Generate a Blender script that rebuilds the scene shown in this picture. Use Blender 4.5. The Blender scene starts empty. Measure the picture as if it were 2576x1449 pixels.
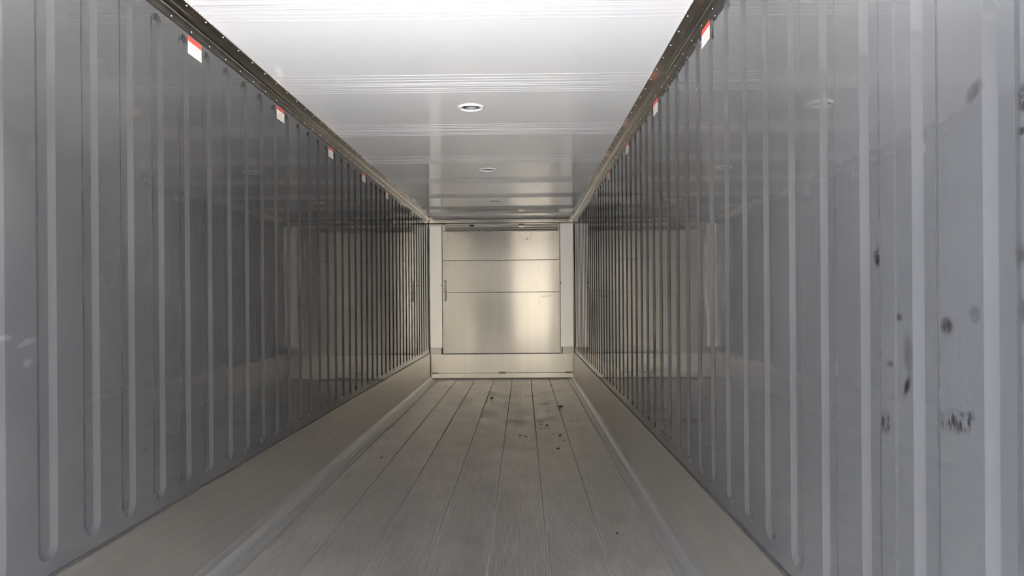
import bpy, bmesh, math, random
from mathutils import Vector, Matrix, noise as mnoise

random.seed(7)
S = bpy.context.scene
C = S.collection

# ------------------------------------------------------------------ camera
W_PX, H_PX = 2576.0, 1449.0
EYE = Vector((0.0, 0.0, 1.388))
YAW = 28.0 / 1860.4            # camera turned slightly to the left of the trailer axis
ROLL = 0.0075
F_PX = 26.0 / 36.0 * W_PX
HORIZON = 751.0
fwd = Vector((-math.sin(YAW), math.cos(YAW), 0))
rgt0 = Vector((math.cos(YAW), math.sin(YAW), 0))
up0 = Vector((0, 0, 1))
rgt = rgt0 * math.cos(ROLL) - up0 * math.sin(ROLL)
upv = rgt0 * math.sin(ROLL) + up0 * math.cos(ROLL)
cam_d = bpy.data.cameras.new('camera')
cam_d.sensor_width = 36.0
cam_d.lens = 26.0
cam_d.shift_y = (HORIZON - H_PX / 2) / W_PX
cam_d.clip_start = 0.02
cam_d.clip_end = 500
cam = bpy.data.objects.new('camera', cam_d)
C.objects.link(cam)
M = Matrix.Identity(4)
for i in range(3):
    M[i][0] = rgt[i]; M[i][1] = upv[i]; M[i][2] = -fwd[i]; M[i][3] = EYE[i]
cam.matrix_world = M
S.camera = cam


def ray(x, y):
    return (rgt * (x - W_PX / 2) - upv * (y - HORIZON) + fwd * F_PX).normalized()


def on_y(x, y, Y):
    d = ray(x, y); return EYE + d * (Y / d.y)


def on_x(x, y, X):
    d = ray(x, y); return EYE + d * (X / d.x)


def on_z(x, y, Z):
    d = ray(x, y); return EYE + d * ((Z - EYE.z) / d.z)


# ------------------------------------------------------------------ sky, sun, exposure
w = bpy.data.worlds.new('sky')
S.world = w
w.use_nodes = True
nt = w.node_tree
nt.nodes.clear()
sky = nt.nodes.new('ShaderNodeTexSky')
sky.sky_type = 'NISHITA'
sky.sun_disc = False
SUN_EL, SUN_AZ = math.radians(60), math.radians(20)   # high sun over the trailer, lighting the yard behind the open doors
sky.sun_elevation = SUN_EL
sky.sun_rotation = SUN_AZ
sky.air_density = 1.0
sky.dust_density = 2.5
bg = nt.nodes.new('ShaderNodeBackground')
bg.inputs['Strength'].default_value = 0.38
wo = nt.nodes.new('ShaderNodeOutputWorld')
nt.links.new(sky.outputs[0], bg.inputs[0])
nt.links.new(bg.outputs[0], wo.inputs[0])

sun_d = bpy.data.lights.new('sun', 'SUN')
sun_d.energy = 12.0
sun_d.angle = math.radians(0.6)
sun_d.color = (1.0, 0.97, 0.925)
sun = bpy.data.objects.new('sun', sun_d)
C.objects.link(sun)
SUN_DIR = Vector((math.sin(SUN_AZ) * math.cos(SUN_EL), math.cos(SUN_AZ) * math.cos(SUN_EL), math.sin(SUN_EL)))
sun.rotation_euler = SUN_DIR.to_track_quat('Z', 'Y').to_euler()
sun.location = SUN_DIR * 40

S.view_settings.view_transform = 'Standard'
S.view_settings.look = 'None'
S.view_settings.gamma = 1.0
S.view_settings.use_curve_mapping = False
S.view_settings.exposure = 2.97
S.cycles.max_bounces = 20
S.cycles.diffuse_bounces = 8
S.cycles.glossy_bounces = 14
S.cycles.sample_clamp_indirect = 8.0
S.cycles.use_denoising = True
S.cycles.caustics_reflective = True

# ------------------------------------------------------------------ helpers
XL, XR = -1.62, 0.88
XC = (XL + XR) / 2
ZC = 2.768                      # ceiling
YB = 12.84                      # front bulkhead wall
YD = 0.90                       # open rear doorway
KICK = 0.453
TRIM_LOW = 2.691


def mat(name, color=(0.5, 0.5, 0.5), rough=0.5, metal=0.0, spec=0.5, coat=0.0, coat_rough=0.05):
    m = bpy.data.materials.new(name)
    m.use_nodes = True
    b = m.node_tree.nodes['Principled BSDF']
    b.inputs['Base Color'].default_value = (*color, 1)
    b.inputs['Roughness'].default_value = rough
    b.inputs['Metallic'].default_value = metal
    b.inputs['Specular IOR Level'].default_value = spec
    b.inputs['Coat Weight'].default_value = coat
    b.inputs['Coat Roughness'].default_value = coat_rough
    return m


class G:
    """small node graph writer"""
    def __init__(self, m):
        self.t = m.node_tree; self.b = self.t.nodes['Principled BSDF']
        self.co = self.t.nodes.new('ShaderNodeTexCoord').outputs['Object']

    def n(self, kind, **kw):
        nd = self.t.nodes.new(kind)
        for k, v in kw.items():
            setattr(nd, k, v)
        return nd

    def put(self, sock, v):
        if hasattr(v, 'links'):
            self.t.links.new(v, sock)
        else:
            sock.default_value = v

    def mapping(self, scale=(1, 1, 1), loc=(0, 0, 0), rot=(0, 0, 0), vec=None):
        nd = self.n('ShaderNodeMapping')
        self.put(nd.inputs[0], vec if vec is not None else self.co)
        nd.inputs['Location'].default_value = loc
        nd.inputs['Rotation'].default_value = rot
        nd.inputs['Scale'].default_value = scale
        return nd.outputs[0]

    def noise(self, scale=5, detail=2, rough=0.5, vec=None):
        nd = self.n('ShaderNodeTexNoise')
        self.put(nd.inputs['Vector'], vec if vec is not None else self.co)
        nd.inputs['Scale'].default_value = scale
        nd.inputs['Detail'].default_value = detail
        nd.inputs['Roughness'].default_value = rough
        return nd.outputs['Fac']

    def math(self, op, a, b=0.0, c=None):
        nd = self.n('ShaderNodeMath', operation=op)
        self.put(nd.inputs[0], a); self.put(nd.inputs[1], b)
        if c is not None:
            self.put(nd.inputs[2], c)
        return nd.outputs[0]

    def ramp(self, v, a, b, lo=0.0, hi=1.0):
        nd = self.n('ShaderNodeMapRange', interpolation_type='SMOOTHSTEP')
        self.put(nd.inputs[0], v)
        for i, q in enumerate((a, b, lo, hi)):
            self.put(nd.inputs[i + 1], q)
        return nd.outputs[0]

    def mix(self, f, a, b):
        nd = self.n('ShaderNodeMix', data_type='RGBA')
        self.put(nd.inputs[0], f)
        self.put(nd.inputs[6], (*a, 1) if isinstance(a, tuple) and len(a) == 3 else a)
        self.put(nd.inputs[7], (*b, 1) if isinstance(b, tuple) and len(b) == 3 else b)
        return nd.outputs[2]

    def bump(self, h, dist=0.001, strength=1.0, normal=None):
        nd = self.n('ShaderNodeBump')
        nd.inputs['Strength'].default_value = strength
        nd.inputs['Distance'].default_value = dist
        self.put(nd.inputs['Height'], h)
        if normal is not None:
            self.put(nd.inputs['Normal'], normal)
        return nd.outputs[0]

    def spot(self, centre, radii, rot=(0, 0, 0)):
        """distance (in radii) from an ellipsoidal spot"""
        v = self.n('ShaderNodeVectorMath', operation='SUBTRACT')
        self.put(v.inputs[0], self.co); v.inputs[1].default_value = centre
        mp = self.mapping(vec=v.outputs[0], rot=rot)
        d = self.n('ShaderNodeVectorMath', operation='DIVIDE')
        self.put(d.inputs[0], mp); d.inputs[1].default_value = radii
        l = self.n('ShaderNodeVectorMath', operation='LENGTH')
        self.put(l.inputs[0], d.outputs[0])
        return l.outputs['Value']


def link(name, bm, mats, parent=None, smooth=False, loc=None):
    me = bpy.data.meshes.new(name)
    bm.normal_update()
    bm.to_mesh(me); bm.free()
    for m in (mats if isinstance(mats, (list, tuple)) else [mats]):
        me.materials.append(m)
    if smooth:
        for p in me.polygons:
            p.use_smooth = True
    o = bpy.data.objects.new(name, me)
    C.objects.link(o)
    if parent is not None:
        o.parent = parent
    if loc is not None:
        o.location = loc
    return o


def tag(o, label=None, cat=None, group=None, kind=None):
    if label: o['label'] = label
    if cat: o['category'] = cat
    if group: o['group'] = group
    if kind: o['kind'] = kind
    return o


def empty(name, loc, label, cat, group=None):
    o = bpy.data.objects.new(name, None)
    C.objects.link(o)
    o.location = loc
    o.empty_display_size = 0.1
    return tag(o, label, cat, group)


def box(bm, x0, x1, y0, y1, z0, z1, mi=0, bevel=0.0):
    vs = [bm.verts.new(p) for p in ((x0, y0, z0), (x1, y0, z0), (x1, y1, z0), (x0, y1, z0), (x0, y0, z1), (x1, y0, z1), (x1, y1, z1), (x0, y1, z1))]
    fs = [bm.faces.new([vs[i] for i in q]) for q in ((3, 2, 1, 0), (4, 5, 6, 7), (0, 1, 5, 4), (1, 2, 6, 5), (2, 3, 7, 6), (3, 0, 4, 7))]
    for f in fs:
        f.material_index = mi
    if bevel > 0:
        es = list({e for f in fs for e in f.edges})
        r = bmesh.ops.bevel(bm, geom=es, offset=bevel, segments=2, profile=0.5, affect='EDGES')
        for f in r['faces']:
            f.material_index = mi
    return vs


def dome(bm, c, axis, r, h, mi=0, seg=8):
    """a small rivet head: axis is the outward direction"""
    axis = Vector(axis).normalized()
    t = axis.orthogonal().normalized(); b = axis.cross(t)
    rings = []
    for rr, hh in ((1.0, 0.0), (0.85, 0.6), (0.45, 0.95)):
        rings.append([bm.verts.new(Vector(c) + (t * math.cos(2 * math.pi * i / seg) + b * math.sin(2 * math.pi * i / seg)) * r * rr + axis * h * hh) for i in range(seg)])
    for q in range(2):
        for i in range(seg):
            f = bm.faces.new((rings[q][i], rings[q][(i + 1) % seg], rings[q + 1][(i + 1) % seg], rings[q + 1][i])); f.material_index = mi; f.smooth = True
    f = bm.faces.new(rings[2]); f.material_index = mi; f.smooth = True


def extrude_y(bm, prof, y0, y1, closed=True, mi=0, steps=1, smooth=False):
    """sweep an (x, z) profile along y"""
    ys = [y0 + (y1 - y0) * i / steps for i in range(steps + 1)]
    rings = [[bm.verts.new((p[0], y, p[1])) for p in prof] for y in ys]
    n = len(prof)
    for a, b in zip(rings, rings[1:]):
        for i in range(n if closed else n - 1):
            f = bm.faces.new((a[i], a[(i + 1) % n], b[(i + 1) % n], b[i])); f.material_index = mi; f.smooth = smooth
    if closed:
        f = bm.faces.new(rings[0][::-1]); f.material_index = mi
        f = bm.faces.new(rings[-1]); f.material_index = mi


def lathe(bm, prof, seg=48, mi=0, smooth=True):
    """(r, z) profile round the z axis"""
    rings = []
    for r, z in prof:
        rings.append([bm.verts.new((r * math.cos(2 * math.pi * i / seg), r * math.sin(2 * math.pi * i / seg), z)) for i in range(seg)] if r > 1e-6 else [bm.verts.new((0, 0, z))])
    for a, b in zip(rings, rings[1:]):
        for i in range(seg):
            j = (i + 1) % seg
            if len(a) == 1:
                f = bm.faces.new((a[0], b[i], b[j]))
            elif len(b) == 1:
                f = bm.faces.new((a[i], a[j], b[0]))
            else:
                f = bm.faces.new((a[i], a[j], b[j], b[i]))
            f.material_index = mi; f.smooth = smooth


# ------------------------------------------------------------------ materials
def wall_material(name, marks, scratches):
    m = mat(name, (0.14, 0.138, 0.135), 0.12, 0.0, 0.5)
    g = G(m)
    base = g.mix(g.ramp(g.noise(1.3, 3), 0.35, 0.7), (0.0455, 0.0465, 0.0485), (0.056, 0.057, 0.059))
    fine = g.noise(75, 5, 0.75, g.mapping((1, 1, 0.6)))
    streak = g.noise(85, 4, 0.75, g.mapping((1, 1.0, 0.38), rot=(0.6, 0, 0)))
    total = None
    for c, r, rot, amt, st in marks:
        d = g.math('ADD', g.spot(c, r, rot), g.math('MULTIPLY', g.math('SUBTRACT', fine, 0.5), 1.3))
        k = g.math('MULTIPLY', g.ramp(d, 1.0, 0.35), g.ramp(streak if st else fine, 0.42 if st else 0.3, 0.56 if st else 0.55))
        k = g.math('MULTIPLY', k, amt)
        total = k if total is None else g.math('MAXIMUM', total, k)
    if total is not None:
        base = g.mix(total, base, (0.008, 0.007, 0.007))
        g.put(g.b.inputs['Specular IOR Level'], g.math('SUBTRACT', 0.5, g.math('MULTIPLY', total, 0.42)))
    pale = None
    for c, r, rot, amt in scratches:
        k = g.math('MULTIPLY', g.ramp(g.math('ADD', g.spot(c, r, rot), g.math('MULTIPLY', g.math('SUBTRACT', fine, 0.5), 1.6)), 1.0, 0.5), amt)
        pale = k if pale is None else g.math('MAXIMUM', pale, k)
    if pale is not None:
        base = g.mix(pale, base, (0.20, 0.20, 0.20))
    g.b.inputs['IOR'].default_value = 1.75
    g.put(g.b.inputs['Base Color'], base)
    rough = g.ramp(g.noise(2.2, 3), 0.3, 0.75, 0.035, 0.07)
    if total is not None:
        rough = g.math('MAXIMUM', rough, g.math('MULTIPLY', total, 0.12))
    g.put(g.b.inputs['Roughness'], rough)
    wav = g.noise(1.0, 2, 0.5, g.mapping((1, 5.0, 1.6)))
    g.put(g.b.inputs['Normal'], g.bump(wav, 0.0010, 1.0))
    return m


def metal(name, color, rough, streak_scale=(3, 60, 3), amount=0.12, bump=0.0, wav=0.0, wav_scale=1.5, spots=(), haze=0.0):
    m = mat(name, color, rough, 1.0)
    g = G(m)
    s = g.noise(4, 4, 0.65, g.mapping(streak_scale))
    lo = tuple(c * (1 - amount) for c in color); hi = tuple(min(1, c * (1 + amount * 0.5)) for c in color)
    base = g.mix(g.ramp(s, 0.3, 0.7), lo, hi)
    blot = g.noise(1.7, 4, 0.6)
    base = g.mix(g.ramp(blot, 0.5, 0.8, 0, 0.10), base, tuple(c * 0.78 for c in color))
    for c, r, rot, amt, col in spots:
        k = g.math('MULTIPLY', g.ramp(g.spot(c, r, rot), 1.0, 0.4), g.ramp(g.noise(45, 3, 0.7), 0.38, 0.6))
        base = g.mix(g.math('MULTIPLY', k, amt), base, col)
    g.put(g.b.inputs['Base Color'], base)
    g.put(g.b.inputs['Roughness'], g.ramp(s, 0.25, 0.75, rough * 0.94, rough * 1.06))
    nrm = None
    if wav:
        nrm = g.bump(g.noise(wav_scale, 2), wav)
    if bump:
        nrm = g.bump(s, bump, normal=nrm)
    if nrm is not None:
        g.put(g.b.inputs['Normal'], nrm)
    if haze:
        b2 = g.n('ShaderNodeBsdfPrincipled')
        g.put(b2.inputs['Base Color'], g.mix(0.67, base, (0.0, 0.0, 0.0)))
        b2.inputs['Metallic'].default_value = 1.0
        b2.inputs['Roughness'].default_value = 0.56
        g.b.inputs['Anisotropic'].default_value = 0.9   # brushed: reflections smear up and down
        tv = g.n('ShaderNodeCombineXYZ'); tv.inputs[2].default_value = 1.0
        g.put(g.b.inputs['Tangent'], tv.outputs[0])
        mx = g.n('ShaderNodeMixShader')
        mx.inputs[0].default_value = haze
        g.t.links.new(g.b.outputs[0], mx.inputs[1]); g.t.links.new(b2.outputs[0], mx.inputs[2])
        out = [q for q in g.t.nodes if q.type == 'OUTPUT_MATERIAL'][0]
        g.t.links.new(mx.outputs[0], out.inputs[0])
    return m


M_ceiling = mat('white_ceiling_lining', (0.77, 0.78, 0.79), 0.05, 0.0, 0.8)
g = G(M_ceiling)
g.put(g.b.inputs['Normal'], g.bump(g.noise(1.0, 1, 0.5, g.mapping((5.0, 0.8, 1))), 0.00015))
g.put(g.b.inputs['Roughness'], g.ramp(g.noise(2, 3), 0.3, 0.7, 0.035, 0.06))

M_trim = metal('cove_trim_aluminium', (0.66, 0.63, 0.57), 0.22, (3, 0.4, 3), 0.10)
M_sealant = mat('sealant_grey', (0.5, 0.5, 0.5), 0.4)
M_rivet = mat('rivet_aluminium', (0.9, 0.9, 0.89), 0.3, 0.25)
M_kick = metal('kick_plate_aluminium', (0.78, 0.75, 0.70), 0.32, (0.8, 0.3, 9), 0.06)
M_floor = None
M_bulk = metal('bulkhead_sheet_aluminium', (0.50, 0.485, 0.455), 0.13, (6, 1, 0.12), 0.04, 0.0, 0.0006, 1.1, (), 0.915)
M_post = mat('corner_cover_white', (0.80, 0.80, 0.785), 0.5, 0.3, 0.5)
M_white = mat('white_plastic', (0.82, 0.82, 0.81), 0.3)
M_lens = mat('grey_lens', (0.36, 0.38, 0.42), 0.25)
M_dark = mat('dark_gap', (0.012, 0.011, 0.01), 0.6)
M_fin = mat('grille_fin', (0.30, 0.29, 0.28), 0.5, 0.5)
M_finback = mat('grille_backing', (0.015, 0.015, 0.015), 0.6)
M_seal_gap = mat('black_seal_and_gap', (0.03, 0.028, 0.026), 0.45)
M_stick = mat('sticker_white', (0.86, 0.86, 0.85), 0.35)
M_red = mat('sticker_red', (0.66, 0.075, 0.045), 0.35)
M_ink = mat('sticker_ink', (0.40, 0.19, 0.18), 0.5)
M_tape = mat('tape_grey', (0.33, 0.33, 0.33), 0.45)
M_black = mat('print_black', (0.02, 0.02, 0.02), 0.5)
M_seam = mat('floor_seam_grime', (0.24, 0.23, 0.21), 0.6)
M_rail = mat('floor_edge_rail', (0.50, 0.49, 0.475), 0.33, 0.85)
M_dirt = mat('dirt', (0.02, 0.017, 0.014), 0.8)

# ------------------------------------------------------------------ outside: yard ground, plus unseen blocks added for reflections and bounced light
M_ground = mat('concrete_yard', (0.46, 0.43, 0.38), 0.9)
g = G(M_ground)
g.put(g.b.inputs['Base Color'], g.mix(g.ramp(g.noise(0.5, 6, 0.6), 0.3, 0.7), (0.47, 0.465, 0.46), (0.58, 0.575, 0.565)))
bm = bmesh.new()
box(bm, -60, 60, -90, 40, -1.6, -1.25)
tag(link('ground', bm, M_ground), kind='structure')

M_yard_dark = mat('dark_reflection_block', (0.03, 0.03, 0.03), 0.8)
M_yard_tan = mat('cream_bounce_facade', (0.80, 0.72, 0.58), 0.8)
bm = bmesh.new()
box(bm, -3.1, -0.5, -13.9, -11.5, -1.25, 3.0)  # unseen dark block, added to darken the left half of the bulkhead's reflection
box(bm, -28, 24, -24, -14.4, -1.25, 6.4, 1)  # unseen cream facade, added to bounce sunlight through the doorway
tag(link('wall_added_yard', bm, [M_yard_dark, M_yard_tan]), kind='structure')

# ------------------------------------------------------------------ trailer shell
def make_wall(name, X, sgn, first, material, y0, y1):
    """side wall: dished vertical grooves with round ends. sgn = +1 when the room lies towards +x"""
    bm = bmesh.new()
    z0, z1 = KICK - 0.02, ZC
    gz0, gz1 = KICK + 0.052, TRIM_LOW - 0.022
    pitch, gw = 0.2578, 0.110
    R = gw / 2
    nseg = 10
    # ring profile: inset, depth
    prof = [(0.0, 0.0), (0.0012, 0.0002), (0.0032, 0.0010), (0.0285, 0.0097), (0.0308, 0.0104), (0.0322, 0.0105)]
    V = lambda y, z, d=0.0: bm.verts.new((X - sgn * d, y, z))
    cells = []
    k = first
    while k - 0.2 < y1 - 0.2:
        cells.append(k); k += pitch
    k = first - pitch
    while k - gw - 0.03 > y0:
        cells.insert(0, k); k -= pitch
    bounds = [y0] + [c - gw / 2 + pitch / 2 for c in cells[:-1]] + [y1]
    rib_faces = []

    def face(vs, smooth):
        f = bm.faces.new(vs if sgn > 0 else vs[::-1]); f.smooth = smooth
    for ci, far in enumerate(cells):
        yc = far - R
        a, b = bounds[ci], bounds[ci + 1]
        loops = []
        for ins, d in prof:
            r = R - ins
            lo = [V(yc + r * math.cos(math.pi + math.pi * i / nseg), gz0 + R + r * math.sin(math.pi + math.pi * i / nseg), d) for i in range(nseg + 1)]
            hi = [V(yc + r * math.cos(math.pi * i / nseg), gz1 - R + r * math.sin(math.pi * i / nseg), d) for i in range(nseg + 1)]
            loops.append(lo + hi)
        o = loops[0]
        n = len(o); h = nseg // 2
        p = {q: V(*q) for q in ((a, z0), (yc, z0), (b, z0), (a, z1), (yc, z1), (b, z1))}
        # +x facing: y increases to the left as seen from inside, so wind (y, z) anticlockwise
        lo, hi = o[:nseg + 1], o[nseg + 1:]
        face([p[(a, z0)], p[(yc, z0)], lo[h]] + lo[:h][::-1] + hi[h:][::-1] + [p[(yc, z1)], p[(a, z1)]], False)
        face([p[(yc, z0)], p[(b, z0)], p[(b, z1)], p[(yc, z1)], hi[h]] + hi[:h][::-1] + lo[h:][::-1], False)
        for A, B in zip(loops, loops[1:]):
            for i in range(n):
                j = (i + 1) % n
                face([A[i], A[j], B[j], B[i]], True)
        face(loops[-1], False)
    bmesh.ops.remove_doubles(bm, verts=bm.verts, dist=0.00005)
    # outer skin and edges, so the wall has a thickness
    Xo = X - sgn * 0.09
    q = [bm.verts.new(v) for v in ((Xo, y0, z0 - 0.43), (Xo, y1 + 0.1, z0 - 0.43), (Xo, y1 + 0.1, z1 + 0.02), (Xo, y0, z1 + 0.02))]
    bm.faces.new(q)
    e = [bm.verts.new(v) for v in ((X, y0, z0), (X, y0, z1), (Xo, y0, z1), (Xo, y0, z0))]
    bm.faces.new(e)
    bmesh.ops.recalc_face_normals(bm, faces=[bm.faces[-1]] if False else [])
    return tag(link(name, bm, material), kind='structure')


# scuffs on the side walls: (centre, radii, rotation, amount, streaky)
def wl(x, y): return on_x(x, y, XL)
def wr(x, y): return on_x(x, y, XR)


def rad(p, q, X, thick=0.05):
    """radii of a spot whose pixel half-extents are q round pixel p on the side wall X"""
    c = on_x(p[0], p[1], X); a = on_x(p[0] + q[0], p[1], X); b = on_x(p[0], p[1] + q[1], X)
    return (thick, abs(a.y - c.y) + 1e-4, abs(b.z - c.z) + 1e-4)


marks_r = []
for p, q, rot, amt, st in (((2196, 648), (12, 34), 0.1, 1.0, True), ((2262, 798), (9, 15), 0, 0.8, False), ((2284, 890), (16, 70), 0.05, 0.55, False),
                           ((2282, 972), (9, 42), -0.5, 1.0, False), ((2228, 1062), (17, 40), -0.35, 1.0, True), ((2240, 915), (12, 12), 0, 0.7, False),
                           ((2382, 820), (22, 30), 0.1, 0.9, False), ((2392, 1058), (40, 34), 0.2, 0.9, True), ((2425, 1062), (36, 34), 0.5, 0.9, True),
                           ((2362, 900), (6, 40), 0, 0.5, True), ((2560, 640), (28, 44), 0.1, 0.7, False), ((2570, 780), (24, 50), 0, 0.5, False),
                           ((2450, 230), (30, 30), 0.5, 0.6, False), ((2572, 250), (34, 50), 0.3, 0.9, False), ((2565, 330), (22, 16), 0, 0.9, False), ((2452, 790), (18, 30), 0.4, 0.4, False)):
    marks_r.append((tuple(wr(*p)), rad(p, q, XR), (rot, 0, 0), amt, st))
scr_r = [(tuple(wr(2200, 638)), rad((2201, 636), (4, 4), XR), (0, 0, 0), 0.3), (tuple(wr(1748, 235)), rad((1748, 235), (8, 2), XR), (0.4, 0, 0), 0.8), (tuple(wr(2437, 993)), rad((2437, 993), (5, 9), XR), (0.3, 0, 0), 0.04)]
scr_l = [(tuple(wl(66, 862)), rad((66, 862), (27, 12), XL), (-0.25, 0, 0), 0.12), (tuple(wl(70, 912)), rad((70, 912), (17, 13), XL), (-0.3, 0, 0), 0.12), (tuple(wl(12, 850)), rad((12, 850), (22, 10), XL), (0, 0, 0), 0.12)]
M_wall_l = wall_material('left_wall_lining', [], scr_l)
M_wall_r = wall_material('right_wall_lining', marks_r, scr_r)
make_wall('wall_left', XL, 1, 2.545, M_wall_l, YD, YB)
make_wall('wall_right', XR, -1, 1.428, M_wall_r, YD, YB)
# lap joint of two lining panels on the right wall
bm = bmesh.new()
yj = on_x(2250, 751, XR).y
vv = [[bm.verts.new((XR + dx, yj + dy, z)) for dx, dy in ((0.001, -0.012), (0.00002, -0.012), (-0.0009, 0.0), (0.001, 0.0))] for z in (KICK, TRIM_LOW)]
for i in range(4):
    bm.faces.new((vv[0][i], vv[0][(i + 1) % 4], vv[1][(i + 1) % 4], vv[1][i]))
bm.faces.new(vv[0][::-1]); bm.faces.new(vv[1])
bmesh.ops.recalc_face_normals(bm, faces=bm.faces)
tag(link('trim_6', bm, M_wall_r), kind='structure')

# back wall behind the bulkhead sheets
bm = bmesh.new()
box(bm, XL - 0.09, XR + 0.09, YB, YB + 0.1, -0.15, ZC + 0.1)
tag(link('wall_back', bm, M_bulk), kind='structure')

# ceiling with groups of pressed ribs across it
bm = bmesh.new()
MOD = 1.289
rib_off = [-0.377, -0.317, -0.263, -0.207, -0.183, -0.150, -0.092, -0.049, 0.0]
ribs_y = sorted(4.925 + MOD * k + o for k in range(-4, 7) for o in rib_off)
ribs_y = [y for y in ribs_y if YD + 0.05 < y < YB - 0.05]
prof = [(YD, ZC)]
for y in ribs_y:
    for dy, dz in ((-0.005, 0.0), (-0.003, 0.0010), (-0.0008, 0.0022), (0.0014, 0.0022), (0.0036, 0.0010), (0.0055, 0.0)):
        prof.append((y + dy, ZC - dz))
prof.append((YB, ZC))
prof += [(YB, ZC + 0.1), (YD, ZC + 0.1)]
xs = (XL - 0.02, XR + 0.02)
a = [bm.verts.new((xs[0], y, z)) for y, z in prof]
b = [bm.verts.new((xs[1], y, z)) for y, z in prof]
n = len(prof)
for i in range(n):
    j = (i + 1) % n
    f = bm.faces.new((a[i], a[j], b[j], b[i]))
    f.smooth = i < n - 3 and abs(prof[j][0] - prof[i][0]) < 0.02
bm.faces.new(a[::-1]); bm.faces.new(b)
tag(link('ceiling', bm, M_ceiling), kind='structure')

# floor: fluted aluminium planks, seams and edge rails in one extruded section
marks_f = []
m = mat('fluted_floor_aluminium', (0.50, 0.48, 0.45), 0.40, 0.85)
M_floor = m
g = G(m)
long_s = g.noise(5, 4, 0.65, g.mapping((26, 0.5, 1)))
cross = g.noise(5, 4, 0.7, g.mapping((0.9, 9, 1)))
base = g.mix(g.ramp(long_s, 0.3, 0.7), (0.45, 0.425, 0.39), (0.57, 0.54, 0.495))
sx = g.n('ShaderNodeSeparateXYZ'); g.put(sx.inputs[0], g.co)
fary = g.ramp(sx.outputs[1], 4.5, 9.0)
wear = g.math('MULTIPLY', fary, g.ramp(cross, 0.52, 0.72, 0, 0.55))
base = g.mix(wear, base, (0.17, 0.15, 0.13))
for (px, py), (rx, ry), amt in (((1300, 1060), (44, 7), 0.75), ((1330, 1035), (50, 14), 0.5), ((1335, 996), (22, 4), 0.8), ((1275, 1012), (10, 3), 0.8), ((1358, 1060), (18, 5), 0.7), ((1365, 1016), (22, 5), 0.6), ((1362, 1068), (10, 3), 0.8),
                                ((1250, 1085), (8, 2), 0.5), ((1330, 1128), (30, 4), 0.45), ((1180, 1010), (16, 12), 0.3), ((1395, 1050), (20, 6), 0.4), ((1438, 1060), (8, 2), 0.8), ((1320, 970), (90, 3), 0.35)):
    c = on_z(px, py, 0); a1 = on_z(px + rx, py, 0); b1 = on_z(px, py + ry, 0)
    d = g.spot(tuple(c), (abs(a1.x - c.x), abs(b1.y - c.y), 0.1))
    k = g.math('MULTIPLY', g.ramp(d, 1.0, 0.2), g.ramp(g.noise(14, 4, 0.7, g.mapping((0.8, 2, 1))), 0.35, 0.6, 0.2, 1))
    base = g.mix(g.math('MULTIPLY', k, amt), base, (0.06, 0.05, 0.042))
g.put(g.b.inputs['Base Color'], base)
g.put(g.b.inputs['Roughness'], g.ramp(g.noise(3, 4), 0.3, 0.7, 0.30, 0.40))

bm = bmesh.new()
seam0, plank = -0.195, 0.3167
seams = [seam0 + plank * k for k in range(-3, 3)]
edge_l, edge_r = XL + 0.165, XR - 0.125
prof = [(XL - 0.01, 0.055), (XL + 0.012, 0.055), (XL + 0.016, 0.040), (XL + 0.03, 0.020), (XL + 0.062, 0.006), (XL + 0.078, 0.004), (XL + 0.083, 0.009), (XL + 0.091, 0.009), (XL + 0.096, 0.0)]
prof += [(edge_l - 0.012, 0.0), (edge_l - 0.009, 0.004), (edge_l - 0.001, 0.004), (edge_l, -0.003), (edge_l + 0.004, -0.003)]


def flutes(x0, x1):
    n = max(1, round((x1 - x0) / 0.0088)); s = (x1 - x0) / n
    out = []
    for i in range(n):
        x = x0 + i * s
        out += [(x + s * 0.10, 0.0), (x + s * 0.42, 0.0014), (x + s * 0.62, 0.0014), (x + s * 0.9, 0.0)]
    return out


pts = [edge_l + 0.004] + seams + [edge_r - 0.004]
for i in range(len(pts) - 1):
    x0 = pts[i] + (0.0055 if i else 0.0); x1 = pts[i + 1] - (0.0055 if i < len(pts) - 2 else 0.0)
    prof += [(x0, 0.001), (x0 + 0.004, 0.0018), (x0 + 0.009, 0.0)]
    prof += flutes(x0 + 0.012, x1 - 0.012)
    prof += [(x1 - 0.009, 0.0), (x1 - 0.004, 0.0018), (x1, 0.001)]
    if i < len(pts) - 2:
        prof += [(x1 + 0.001, -0.0095), (x1 + 0.010, -0.0095)]
prof += [(edge_r - 0.004, -0.003), (edge_r, -0.003), (edge_r + 0.001, 0.004), (edge_r + 0.009, 0.004), (edge_r + 0.012, 0.0)]
prof += [(XR - 0.085, 0.0), (XR - 0.080, 0.009), (XR - 0.071, 0.009), (XR - 0.066, 0.004), (XR - 0.05, 0.006), (XR - 0.026, 0.020), (XR - 0.016, 0.040), (XR - 0.012, 0.055), (XR + 0.01, 0.055)]
prof += [(XR + 0.01, -0.12), (XL - 0.01, -0.12)]
extrude_y(bm, prof, YD, YB, True)
for f in bm.faces:
    if len(f.verts) == 4 and sum(-0.02 < v.co.z < -0.009 for v in f.verts) == 4:
        f.material_index = 1
    elif len(f.verts) == 4 and min(v.co.z for v in f.verts) >= -0.004 and all(v.co.x < edge_l + 0.001 or v.co.x > edge_r - 0.001 for v in f.verts):
        f.material_index = 2
tag(link('floor', bm, [M_floor, M_seam, M_rail]), kind='structure')

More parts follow.
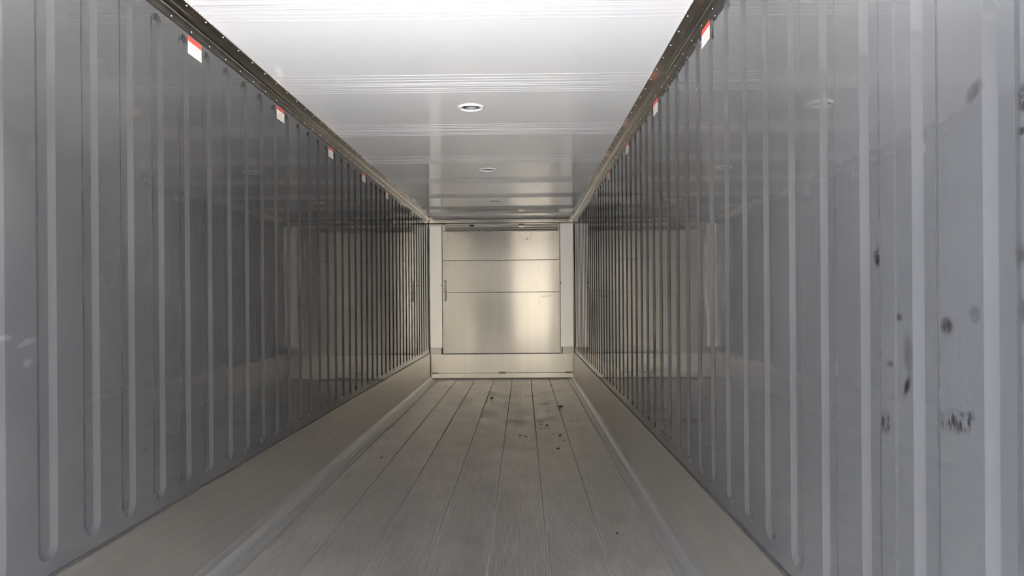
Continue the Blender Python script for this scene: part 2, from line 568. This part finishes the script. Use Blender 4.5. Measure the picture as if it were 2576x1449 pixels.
# kick plates along the foot of both side walls
for nm, X, s in (('baseboard_left', XL, 1), ('baseboard_right', XR, -1)):
    bm = bmesh.new()
    pr = [(X - s * 0.01, 0.03), (X + s * 0.011, 0.03), (X + s * 0.011, KICK - 0.004), (X + s * 0.0095, KICK - 0.001), (X + s * 0.006, KICK), (X - s * 0.01, KICK)]
    extrude_y(bm, pr if s < 0 else pr[::-1], YD, YB - 0.03, True)
    # dark bead of sealant over its top edge
    pr = [(X - s * 0.004, KICK - 0.001), (X + s * 0.0085, KICK - 0.001), (X + s * 0.008, KICK + 0.003), (X + s * 0.003, KICK + 0.008), (X - s * 0.004, KICK + 0.008)]
    extrude_y(bm, pr if s < 0 else pr[::-1], YD, YB - 0.03, True, 1)
    tag(link(nm, bm, [M_kick, M_seal_gap]), kind='structure')

# cove trim in the angle between wall and ceiling, riveted along both legs
for nm, X, s in (('trim_1', XL, 1), ('trim_2', XR, -1)):
    bm = bmesh.new()
    t = 0.003
    H = ZC - TRIM_LOW
    tz = 0.0062
    inner = [(t + 0.002, -H), (t + 0.001, -H + 0.006)]
    r = 0.030
    for i in range(9):
        an = math.pi / 2 * i / 8
        inner.append((t + r - r * math.cos(an), -tz - r + r * math.sin(an)))
    D = 0.082
    inner += [(D - 0.006, -tz - 0.001), (D, -tz - 0.002)]
    outer = [(D, 0.002), (-0.002, 0.002), (-0.002, -H)]
    pr = [(X + s * p, ZC + q) for p, q in inner + outer]
    extrude_y(bm, pr if s < 0 else pr[::-1], YD, YB - 0.11, True)
    for f in bm.faces:
        f.smooth = len(f.verts) == 4
    y = 0.06
    while y < YB - 0.15:
        dome(bm, (X + s * t, y, ZC - H + 0.016), (s, 0, 0), 0.0042, 0.0022, 1)
        dome(bm, (X + s * (D - 0.016), y + 0.02, ZC - tz - 0.001), (0, 0, -1), 0.0042, 0.0022, 1)
        y += 0.2085
    # dark sawn end of the trim
    extrude_y(bm, pr if s < 0 else pr[::-1], YB - 0.1101, YB - 0.1155, True, 3)
    # ragged bead of clear sealant where the trim meets the ceiling
    yy = 0.1
    while yy < YB - 0.2:
        if any(abs(yy - q) < 0.03 for q in ribs_y):
            dome(bm, (X + s * (D + 0.001), yy, ZC - 0.003), (s, 0, -0.4), random.uniform(0.004, 0.008), random.uniform(0.001, 0.003), 2, 6)
        yy += random.uniform(0.012, 0.03)
    o = link(nm, bm, [M_trim, M_rivet, M_sealant, M_seal_gap])
    o.data.set_sharp_from_angle(angle=math.radians(35))
    tag(o, kind='structure')

# header rail across the front, under the ceiling
bm = bmesh.new()
zt = ZC - 0.004
zb = on_y(1262, 560.5, YB - 0.09).z
box(bm, XL + 0.01, XR - 0.01, YB - 0.10, YB - 0.001, zb, zt - 0.002, 0, 0.004)
box(bm, XL + 0.002, XR - 0.002, YB - 0.085, YB - 0.001, zt - 0.006, zt + 0.003, 1)
tag(link('trim_3', bm, [M_bulk, M_seal_gap]), kind='structure')

# ------------------------------------------------------------------ front bulkhead
YP = YB - 0.04                  # face of the sheets


def px(x, Y=YP): return on_y(x, 751, Y).x


def pz(y, Y=YP): return on_y(1262, y, Y).z


bx0, bx1 = px(1113.5), px(1408.5)
root = empty('bulkhead', (XC, YP, 0), 'riveted aluminium bulkhead of three stacked sheets at the far end', 'bulkhead')


def local(bm, o):
    bmesh.ops.translate(bm, verts=bm.verts, vec=-Vector(o.location))


sheets = (('upper_sheet', 582.5, 654.0), ('middle_sheet', 655.0, 734.5), ('lower_sheet', 735.5, 888.5))
rows = {'upper_sheet': ([585 + 22.0 * i for i in range(4)], [(586, [1147, 1180, 1213, 1246, 1305, 1338, 1371]), (649, [1258, 1308, 1358]), (643, [1258])]),
        'middle_sheet': ([657 + 25.5 * i for i in range(4)], [(657, [1147, 1184, 1222, 1259, 1296, 1333, 1371]), (683, [1160, 1259, 1358]), (709.5, [1210, 1309])]),
        'lower_sheet': ([738 + 25.0 * i for i in range(7)], [(735.8, [1160.5, 1210, 1259.5, 1309, 1358.5]), (785.5, [1309, 1359]), (836.5, [1162, 1211, 1310, 1359.5]), (886, [1310, 1360])])}
spots_b = []
for p, q, rot, amt, colr in (((1326, 601), (6, 5), 0, 0.9, (0.30, 0.13, 0.07)), ((1336, 592), (1.3, 15), -0.28, 0.8, (0.2, 0.15, 0.12)), ((1313, 598), (1.3, 15), 0.26, 0.6, (0.25, 0.2, 0.16)),
                             ((1318, 615), (8, 5), 0, 0.25, (0.5, 0.3, 0.2)), ((1320, 708), (50, 2.5), -0.3, 0.3, (0.35, 0.3, 0.26)), ((1340, 722), (22, 5), 0.3, 0.3, (0.35, 0.3, 0.26)),
                             ((1372, 745), (22, 4), 0.06, 0.7, (0.22, 0.19, 0.17)), ((1357, 760), (2, 6), 0, 0.8, (0.15, 0.12, 0.1)), ((1352, 712), (2.2, 5), -0.6, 0.7, (0.3, 0.25, 0.2))):
    c = on_y(p[0], p[1], YP); a1 = on_y(p[0] + q[0], p[1], YP); b1 = on_y(p[0], p[1] + q[1], YP)
    spots_b.append((tuple(c - Vector(root.location)), (abs(a1.x - c.x), 0.2, abs(b1.z - c.z)), (0, rot, 0), amt, colr))
M_sheet = metal('bulkhead_sheet_marked', (0.50, 0.485, 0.455), 0.13, (6, 1, 0.12), 0.04, 0.0, 0.0006, 1.1, spots_b, 0.915)
M_foot = metal('foot_sheet_aluminium', (0.64, 0.62, 0.575), 0.13, (6, 1, 0.12), 0.04, 0.0, 0.0006, 1.1, (), 0.915)
for nm, y0, y1 in sheets:
    bm = bmesh.new()
    z0, z1 = pz(y1), pz(y0)
    box(bm, bx0, bx1, YP, YB - 0.001, z0, z1, 0, 0.0015)
    cols, rws = rows[nm]
    for yy in cols:
        for xx in (1116, 1405.5):
            dome(bm, (px(xx), YP, pz(yy)), (0, -1, 0), 0.0052, 0.003, 1)
    for yy, xs_ in rws:
        for xx in xs_:
            dome(bm, (px(xx), YP, pz(yy)), (0, -1, 0), 0.0052, 0.003, 1)
    local(bm, root)
    link(nm, bm, [M_sheet, M_dark], root)
# drip ledge over the top sheet with pale rivets, and pressed creases in the top sheet
bm = bmesh.new()
box(bm, bx0, bx1, YP - 0.012, YP, pz(583.2), pz(581.2), 0, 0.002)
for xx in (1147, 1180, 1213, 1246):
    dome(bm, (px(xx), YP - 0.012, pz(582.2)), (0, -1, 0), 0.006, 0.004, 1)
local(bm, root)
link('ledge', bm, [M_sheet, M_rivet], root)
for xx, ya, yb in ((1127, 586, 605), (1258.5, 585, 606), (1391.5, 584, 603)):
    bm = bmesh.new()
    box(bm, px(xx) - 0.004, px(xx) + 0.004, YP - 0.003, YP + 0.001, pz(yb), pz(ya), 0, 0.0018)
    local(bm, root)
    link('crease', bm, M_sheet, root)
# thin dark joints between sheets
for yy in (654.5, 735.0, 889.2):
    bm = bmesh.new()
    box(bm, px(1119), px(1403), YP - 0.0015, YP + 0.01, pz(yy + 0.28), pz(yy - 0.28), 0)
    local(bm, root)
    link('joint_strip', bm, M_dark, root)

# air grille over the bulkhead
gr = empty('air_grille', (XC, YP, pz(581)), 'finned metal air grille with dark slots above the bulkhead sheets', 'grille')
gz_top, gz_bot = pz(561.8), pz(581)
bm = bmesh.new()
box(bm, bx0, bx1, YP + 0.02, YB - 0.001, gz_bot, gz_top)
local(bm, gr)
link('backing', bm, M_finback, gr)
bm = bmesh.new()
box(bm, bx0, bx1, YP - 0.004, YP + 0.03, pz(564.2), gz_top, 0, 0.001)
box(bm, bx0, px(1122), YP - 0.004, YP + 0.03, gz_bot, gz_top, 0, 0.001)
box(bm, px(1404.5), bx1, YP - 0.004, YP + 0.03, gz_bot, gz_top, 0, 0.001)
for yy in (570.8, 575.2):
    box(bm, bx0, bx1, YP - 0.004, YP + 0.02, pz(yy + 0.7), pz(yy - 0.6), 0, 0.001)
local(bm, gr)
link('frame', bm, M_sheet, gr)
bm = bmesh.new()
box(bm, px(1122), px(1404.5), YP + 0.006, YP + 0.02, pz(570.5), pz(564.2))
xq = px(1122)
while xq < px(1404.5):
    box(bm, xq, xq + 0.0045, YP, YP + 0.019, gz_bot, pz(564.2))
    xq += 0.0125
local(bm, gr)
link('fin', bm, M_fin, gr)
for (xa, xb), (ya, yb), mm in (((1182, 1194), (564.5, 569.5), M_finback), ((1306.5, 1319.5), (563.2, 567), M_black)):
    bm = bmesh.new()
    box(bm, px(xa), px(xb), YP - 0.007, YP + 0.008, pz(yb), pz(ya), 0, 0.002)
    local(bm, gr)
    link('latch', bm, mm, gr)
bm = bmesh.new()
box(bm, px(1306.5), px(1319.5), YP - 0.009, YP + 0.008, pz(573), pz(568), 0, 0.002)
local(bm, gr)
tag(link('latch_plate', bm, M_sheet, gr), 'small bare metal latch plate')

# corner covers either side
for nm, xa, xb, ya, yb, side in (('corner_cover', 1083.5, 1112.5, 566.5, 875, 'left'), ('corner_cover', 1409.5, 1440.5, 563.5, 873.5, 'right')):
    YF = YB - 0.075
    x0, x1 = px(xa, YF), px(xb, YF)
    if side == 'left':
        x0 = XL + 0.014
    else:
        x1 = XR - 0.014
    z0, z1 = pz(yb, YF), pz(ya, YF)
    o = empty(nm, ((x0 + x1) / 2, YF, z0), 'pale vertical corner cover beside the ' + ('left wall, plain faced' if side == 'left' else 'right wall, with faint lengthwise lines'), 'corner cover', 'corner covers beside the bulkhead')
    bm = bmesh.new()
    box(bm, x0, x1, YF, YB - 0.001, z0, z1, 0, 0.006)
    if side == 'right':
        for q in (0.18, 0.24, 0.46, 0.7, 0.9):
            xx = x0 + (x1 - x0) * q
            box(bm, xx, xx + 0.003, YF - 0.0012, YF + 0.002, z0 + 0.004, z1 - 0.004, 0)
    local(bm, o)
    link('cover', bm, M_post, o)
    bm = bmesh.new()
    box(bm, x0, x1, YF + 0.02, YB - 0.001, z1, z1 + 0.028, 0, 0.002)
    box(bm, x0, x1, YF + 0.01, YB - 0.001, z1 + 0.028, zb + 0.003, 1)
    local(bm, o)
    link('top_plate', bm, [M_sheet, M_dark], o)
    bm = bmesh.new()
    zk = pz(891, YF)
    if side == 'left':
        box(bm, x0, x1 - 0.018, YF + 0.004, YB - 0.001, zk, z0, 0, 0.001)
        box(bm, x1 - 0.019, x1 - 0.002, YF + 0.012, YB - 0.001, zk, z0 - 0.001, 1)
    else:
        box(bm, x0 + 0.034, x1, YF + 0.004, YB - 0.001, zk, z0, 0, 0.001)
        box(bm, x0 + 0.018, x0 + 0.035, YF + 0.012, YB - 0.001, zk, z0 - 0.001, 1)
        box(bm, x0, x0 + 0.019, YF + 0.010, YB - 0.001, zk, z0 - 0.001, 0)
    for q in (0.1, 0.45, 0.75):
        dome(bm, (x0 + (x1 - x0) * q * 0.8 + 0.01, YF + 0.004, zk + 0.006), (0, -1, 0), 0.004, 0.002, 1)
    local(bm, o)
    link('foot_plate', bm, [M_sheet, M_dark], o)

# hinged kick flap along the foot of the bulkhead
YK = YB - 0.07
x0, x1 = XL + 0.024, XR - 0.016
kp = empty('kick_panel', (XC, YK, pz(952, YK)), 'wide aluminium kick panel with three small hinges below the bulkhead', 'panel')
bm = bmesh.new()
box(bm, x0, x1, YK, YB - 0.001, pz(937.6, YK), pz(890.6, YK), 0, 0.0015)
local(bm, kp)
link('panel', bm, M_foot, kp)
bm = bmesh.new()
v = box(bm, x0, x1, YK - 0.006, YB - 0.01, pz(950.5, YK), pz(938, YK), 0, 0.002)
local(bm, kp)
link('flap', bm, M_foot, kp)
bm = bmesh.new()
box(bm, x0, x1, YK - 0.002, YK + 0.012, pz(953.5, YK), pz(950.5, YK), 0)  # solid dark strip stands in for the shaded gap below the flap
local(bm, kp)
tag(link('gap_strip', bm, M_seal_gap, kp), 'dark strip in place of the shaded gap under the flap')
for xx in (1094.5, 1262.5, 1429.5):
    bm = bmesh.new()
    xa, xb = px(xx - 8, YK), px(xx + 8, YK)
    box(bm, xa, xb, YK - 0.009, YK - 0.001, pz(937, YK), pz(934, YK), 0, 0.001)
    box(bm, xa, xb, YK - 0.012, YK - 0.005, pz(941, YK), pz(938.2, YK), 0, 0.001)
    for q in (0.14, 0.5, 0.86):
        dome(bm, (xa + (xb - xa) * q, YK - 0.009, pz(935.4, YK)), (0, -1, 0), 0.0055, 0.003, 1)
        dome(bm, (xa + (xb - xa) * q, YK - 0.012, pz(939.9, YK)), (0, -1, 0), 0.0055, 0.003, 1)
    local(bm, kp)
    h = link('hinge', bm, [M_sheet, M_black], kp)
    bm = bmesh.new()
    r0, zc_, yc_ = 0.006, pz(937.6, YK), YK - 0.012
    rings = [[bm.verts.new((xq_, yc_ + r0 * math.cos(2 * math.pi * i / 10), zc_ + r0 * math.sin(2 * math.pi * i / 10))) for i in range(10)] for xq_ in (xa - 0.005, xb + 0.005)]
    for i in range(10):
        bm.faces.new((rings[0][i], rings[1][i], rings[1][(i + 1) % 10], rings[0][(i + 1) % 10]))
    bm.faces.new(rings[0]); bm.faces.new(rings[1][::-1])
    local(bm, kp)
    link('pin', bm, M_dark, h)

# dark corner strips at the meeting of bulkhead foot and kick plates
for k, X, s in ((4, XL, 1), (5, XR, -1)):
    bm = bmesh.new()
    xa, xb = sorted((X + s * 0.001, X + s * 0.024))
    box(bm, xa, xb, YB - 0.045, YB, 0.02, pz(870))
    tag(link('trim_%d' % k, bm, M_seal_gap), kind='structure')

# measuring tape decal and triangular marks
tp = empty('tape_strip', (px(1121), YP - 0.001, pz(757.5)), 'narrow grey adhesive scale strip on left edge of the bulkhead', 'tape strip')
bm = bmesh.new()
for ya, yb in ((704, 733.9), (736, 757.5)):
    box(bm, px(1118.6), px(1124), YP - 0.0012, YP + 0.0004, pz(yb), pz(ya), 0)
local(bm, tp)
link('strip', bm, M_tape, tp)
for yy in (707.5, 719, 730, 743.2, 754.2):
    bm = bmesh.new()
    for dx, dz, ww in ((0.0, 0.0, 3.6), (0.6, -0.9, 2.0), (0.1, 0.8, 1.2)):
        box(bm, px(1119.3 + dx), px(1119.3 + dx + ww), YP - 0.0016, YP - 0.001, pz(yy - dz + 0.28), pz(yy - dz - 0.28), 0)
    local(bm, tp)
    link('marking', bm, M_black, tp)
for xx, yy, s, side in ((1112.4, 717, 1, 'left'), (1409.2, 713, -1, 'right')):
    YT = YB - 0.075 - 0.001
    o = empty('triangle_decal', (px(xx, YT), YT, pz(yy, YT)), 'tiny black triangle decal on the %s corner cover' % ('plain left' if side == 'left' else 'ribbed right'), 'decal', 'triangle decals on the corner covers')
    bm = bmesh.new()
    L = 0.026 * s
    for (k_, t_, off) in ((1.25, 0.0004, 0.0), ):
        tri = [(0, -0.016), (0, 0.016), (-L, 0)]
        tri = [(q_[0] - 0.002 * s, q_[1]) for q_ in tri]
        f_ = [bm.verts.new((q_[0], -0.0014, q_[1])) for q_ in tri]
        b_ = [bm.verts.new((q_[0], 0.0004, q_[1])) for q_ in tri]
        bm.faces.new(f_); bm.faces.new(b_[::-1])
        for i in range(3):
            bm.faces.new((f_[i], f_[(i + 1) % 3], b_[(i + 1) % 3], b_[i]))
    bmesh.ops.recalc_face_normals(bm, faces=bm.faces)
    link('mark', bm, M_black, o)

# ------------------------------------------------------------------ ceiling lamps
places = ('nearest of the round recessed ceiling fittings, with white rim and screws', 'second round ceiling fitting from the front of the picture, halfway down the ceiling', 'farthest round ceiling fitting, seen almost edge on above the bulkhead', 'round ceiling fitting over the doorway, seen only as a reflection in the walls')
proto = None
for pq, lab in zip(((1189, 269.5), (1228, 426), (1249, 505.3), None), places):
    p = on_z(*pq, ZC) if pq else Vector((0, 2.75, 0))
    if proto is None:
        o = empty('ceiling_fitting', (XC + 0.005, p.y, ZC), lab, 'ceiling fitting', 'round fittings along the ceiling')
        bm = bmesh.new()
        lathe(bm, [(0.1, 0.001), (0.1, -0.0012), (0.094, -0.0022), (0.0885, -0.0024), (0.087, -0.008), (0.084, -0.0108), (0.081, -0.0108), (0.079, -0.0085), (0.0775, 0.0005)], 56)
        for i in range(4):
            an = math.pi / 2 * i
            dome(bm, (0.0935 * math.cos(an), 0.0935 * math.sin(an), -0.0022), (0, 0, -1), 0.0045, 0.0022, 1)
        rim = link('rim', bm, [M_white, M_dark], o)
        bm = bmesh.new()
        lathe(bm, [(0.0, -0.0025), (0.06, -0.0020), (0.0785, -0.0008)], 48)
        lens = link('lens', bm, M_lens, o)
        proto = (o, rim, lens)
    else:
        o = proto[0].copy(); C.objects.link(o)
        o.location = (XC + 0.005, p.y, ZC); o['label'] = lab
        for ch in proto[1:]:
            c = ch.copy(); C.objects.link(c); c.parent = o

# ------------------------------------------------------------------ warning stickers
def text_mesh(body, size):
    cu = bpy.data.curves.new('lettering', 'FONT')
    cu.body = body
    cu.size = size
    cu.align_x = 'CENTER'; cu.align_y = 'CENTER'
    cu.space_line = 0.92
    ob = bpy.data.objects.new('lettering', cu)
    C.objects.link(ob)
    bpy.context.view_layer.update()
    dg = bpy.context.evaluated_depsgraph_get()
    me = bpy.data.meshes.new_from_object(ob.evaluated_get(dg))
    bpy.data.objects.remove(ob)
    me.name = 'lettering'
    return me


SW, SH = 0.150, 0.0868
letter = text_mesh('NO CARGO\nABOVE THIS LEVEL\nWHEN USED AS REEFER', 0.0168)
for v in letter.vertices:
    v.co.x *= 0.80
letter.materials.clear(); letter.materials.append(M_ink)


def sticker(X, s, y, z_top, label, grp, src=None):
    """a decal on the side wall: local x along its width, local y up, local z out of the wall"""
    rotm = Matrix(((0, 0, s), (s, 0, 0), (0, 1, 0))).to_euler()
    loc = (X + s * 0.0003, y, z_top - SH / 2)
    if src is None:
        o = empty('warning_sticker', loc, label, 'sticker', grp)
        bm = bmesh.new(); box(bm, -SW / 2, SW / 2, -SH / 2, SH / 2 - 0.026, -0.0006, 0.0003)
        kids = [link('label_sheet', bm, M_stick, o)]
        bm = bmesh.new(); box(bm, -SW / 2, SW / 2, SH / 2 - 0.026, SH / 2, -0.0006, 0.0003)
        kids.append(tag(link('header_band', bm, M_red, o), 'red header band'))
        t = bpy.data.objects.new('lettering', letter); C.objects.link(t); t.parent = o
        t.location = (0, -0.0135, 0.0006)
        kids.append(t)
    else:
        o = src[0].copy(); C.objects.link(o); o.location = loc; o['label'] = label; o['group'] = grp
        kids = []
        for ch in src[1]:
            c = ch.copy(); C.objects.link(c); c.parent = o; kids.append(c)
    o.rotation_euler = rotm
    return o, kids


ordl = ('nearest', 'second', 'third', 'fourth', 'fifth')
src = None
ys_l = [on_x(490, 110, XL).y + 0.0 + 1.2985 * i for i in range(5)]
for i, y in enumerate(ys_l):
    r_ = sticker(XL, 1, y, 2.680, 'red topped white warning sticker under the left ceiling trim, %s from the doorway' % ordl[i], 'warning stickers on the left wall', src)
    src = src or r_
ys_r = [on_x(1775, 100, XR).y + 1.338 * i for i in range(5)]
for i, y in enumerate(ys_r):
    sticker(XR, -1, y, 2.684, 'red topped white warning sticker under the right ceiling trim, %s from the doorway' % ordl[i], 'warning stickers on the right wall', src)

# ------------------------------------------------------------------ crumbs of dirt on the floor
crumbs = [(1237, 1002.5, 4, 'round dark crumb alone on the floor between two planks at left centre'), (1410.5, 1023.5, 5, 'flat dark crumb lying beside the far right plank seam'), (1376, 1070.5, 3.6, 'dark crumb left of the right plank seam, above two specks'),
          (1409, 1095.5, 4, 'dark crumb touching the right plank seam halfway up the floor'), (1309, 1095.5, 2.6, 'small dark crumb at the left of the scattered specks'), (1404, 1129, 4, 'tall dark crumb on the right plank below the middle of the floor'),
          (1360.5, 1079, 2.2, None), (1370, 1078.5, 2, None), (1321, 1098, 2.6, None), (1325, 1100, 2, None), (1393, 1091.5, 2, None), (1420, 1108, 1.8, None), (1552, 1342.5, 4, 'tiny dark crumb nearest the camera at the right of the floor'), (1233, 1022, 1.6, None), (960, 1151, 2.4, 'lone dark speck on the left planks')]
for xx, yy, rp, lab in crumbs:
    p = on_z(xx, yy, 0.001)
    r = rp * p.y / 1860
    bm = bmesh.new()
    bmesh.ops.create_icosphere(bm, subdivisions=2, radius=r)
    for v in bm.verts:
        v.co *= 1 + 0.45 * mnoise.noise(v.co * (1.6 / r) + Vector((xx, yy, 0)))
        v.co.z = max(v.co.z * 0.55, -r * 0.2)
    zmin = min(v.co.z for v in bm.verts)
    bmesh.ops.translate(bm, verts=bm.verts, vec=(0, 0, -zmin))
    o = link('dirt_crumb', bm, M_dirt, None, True, (p.x, p.y, 0.0008))
    tag(o, lab or 'tiny dark speck among the crumbs scattered on the floor', 'dirt crumb', 'dirt crumbs on the floor')
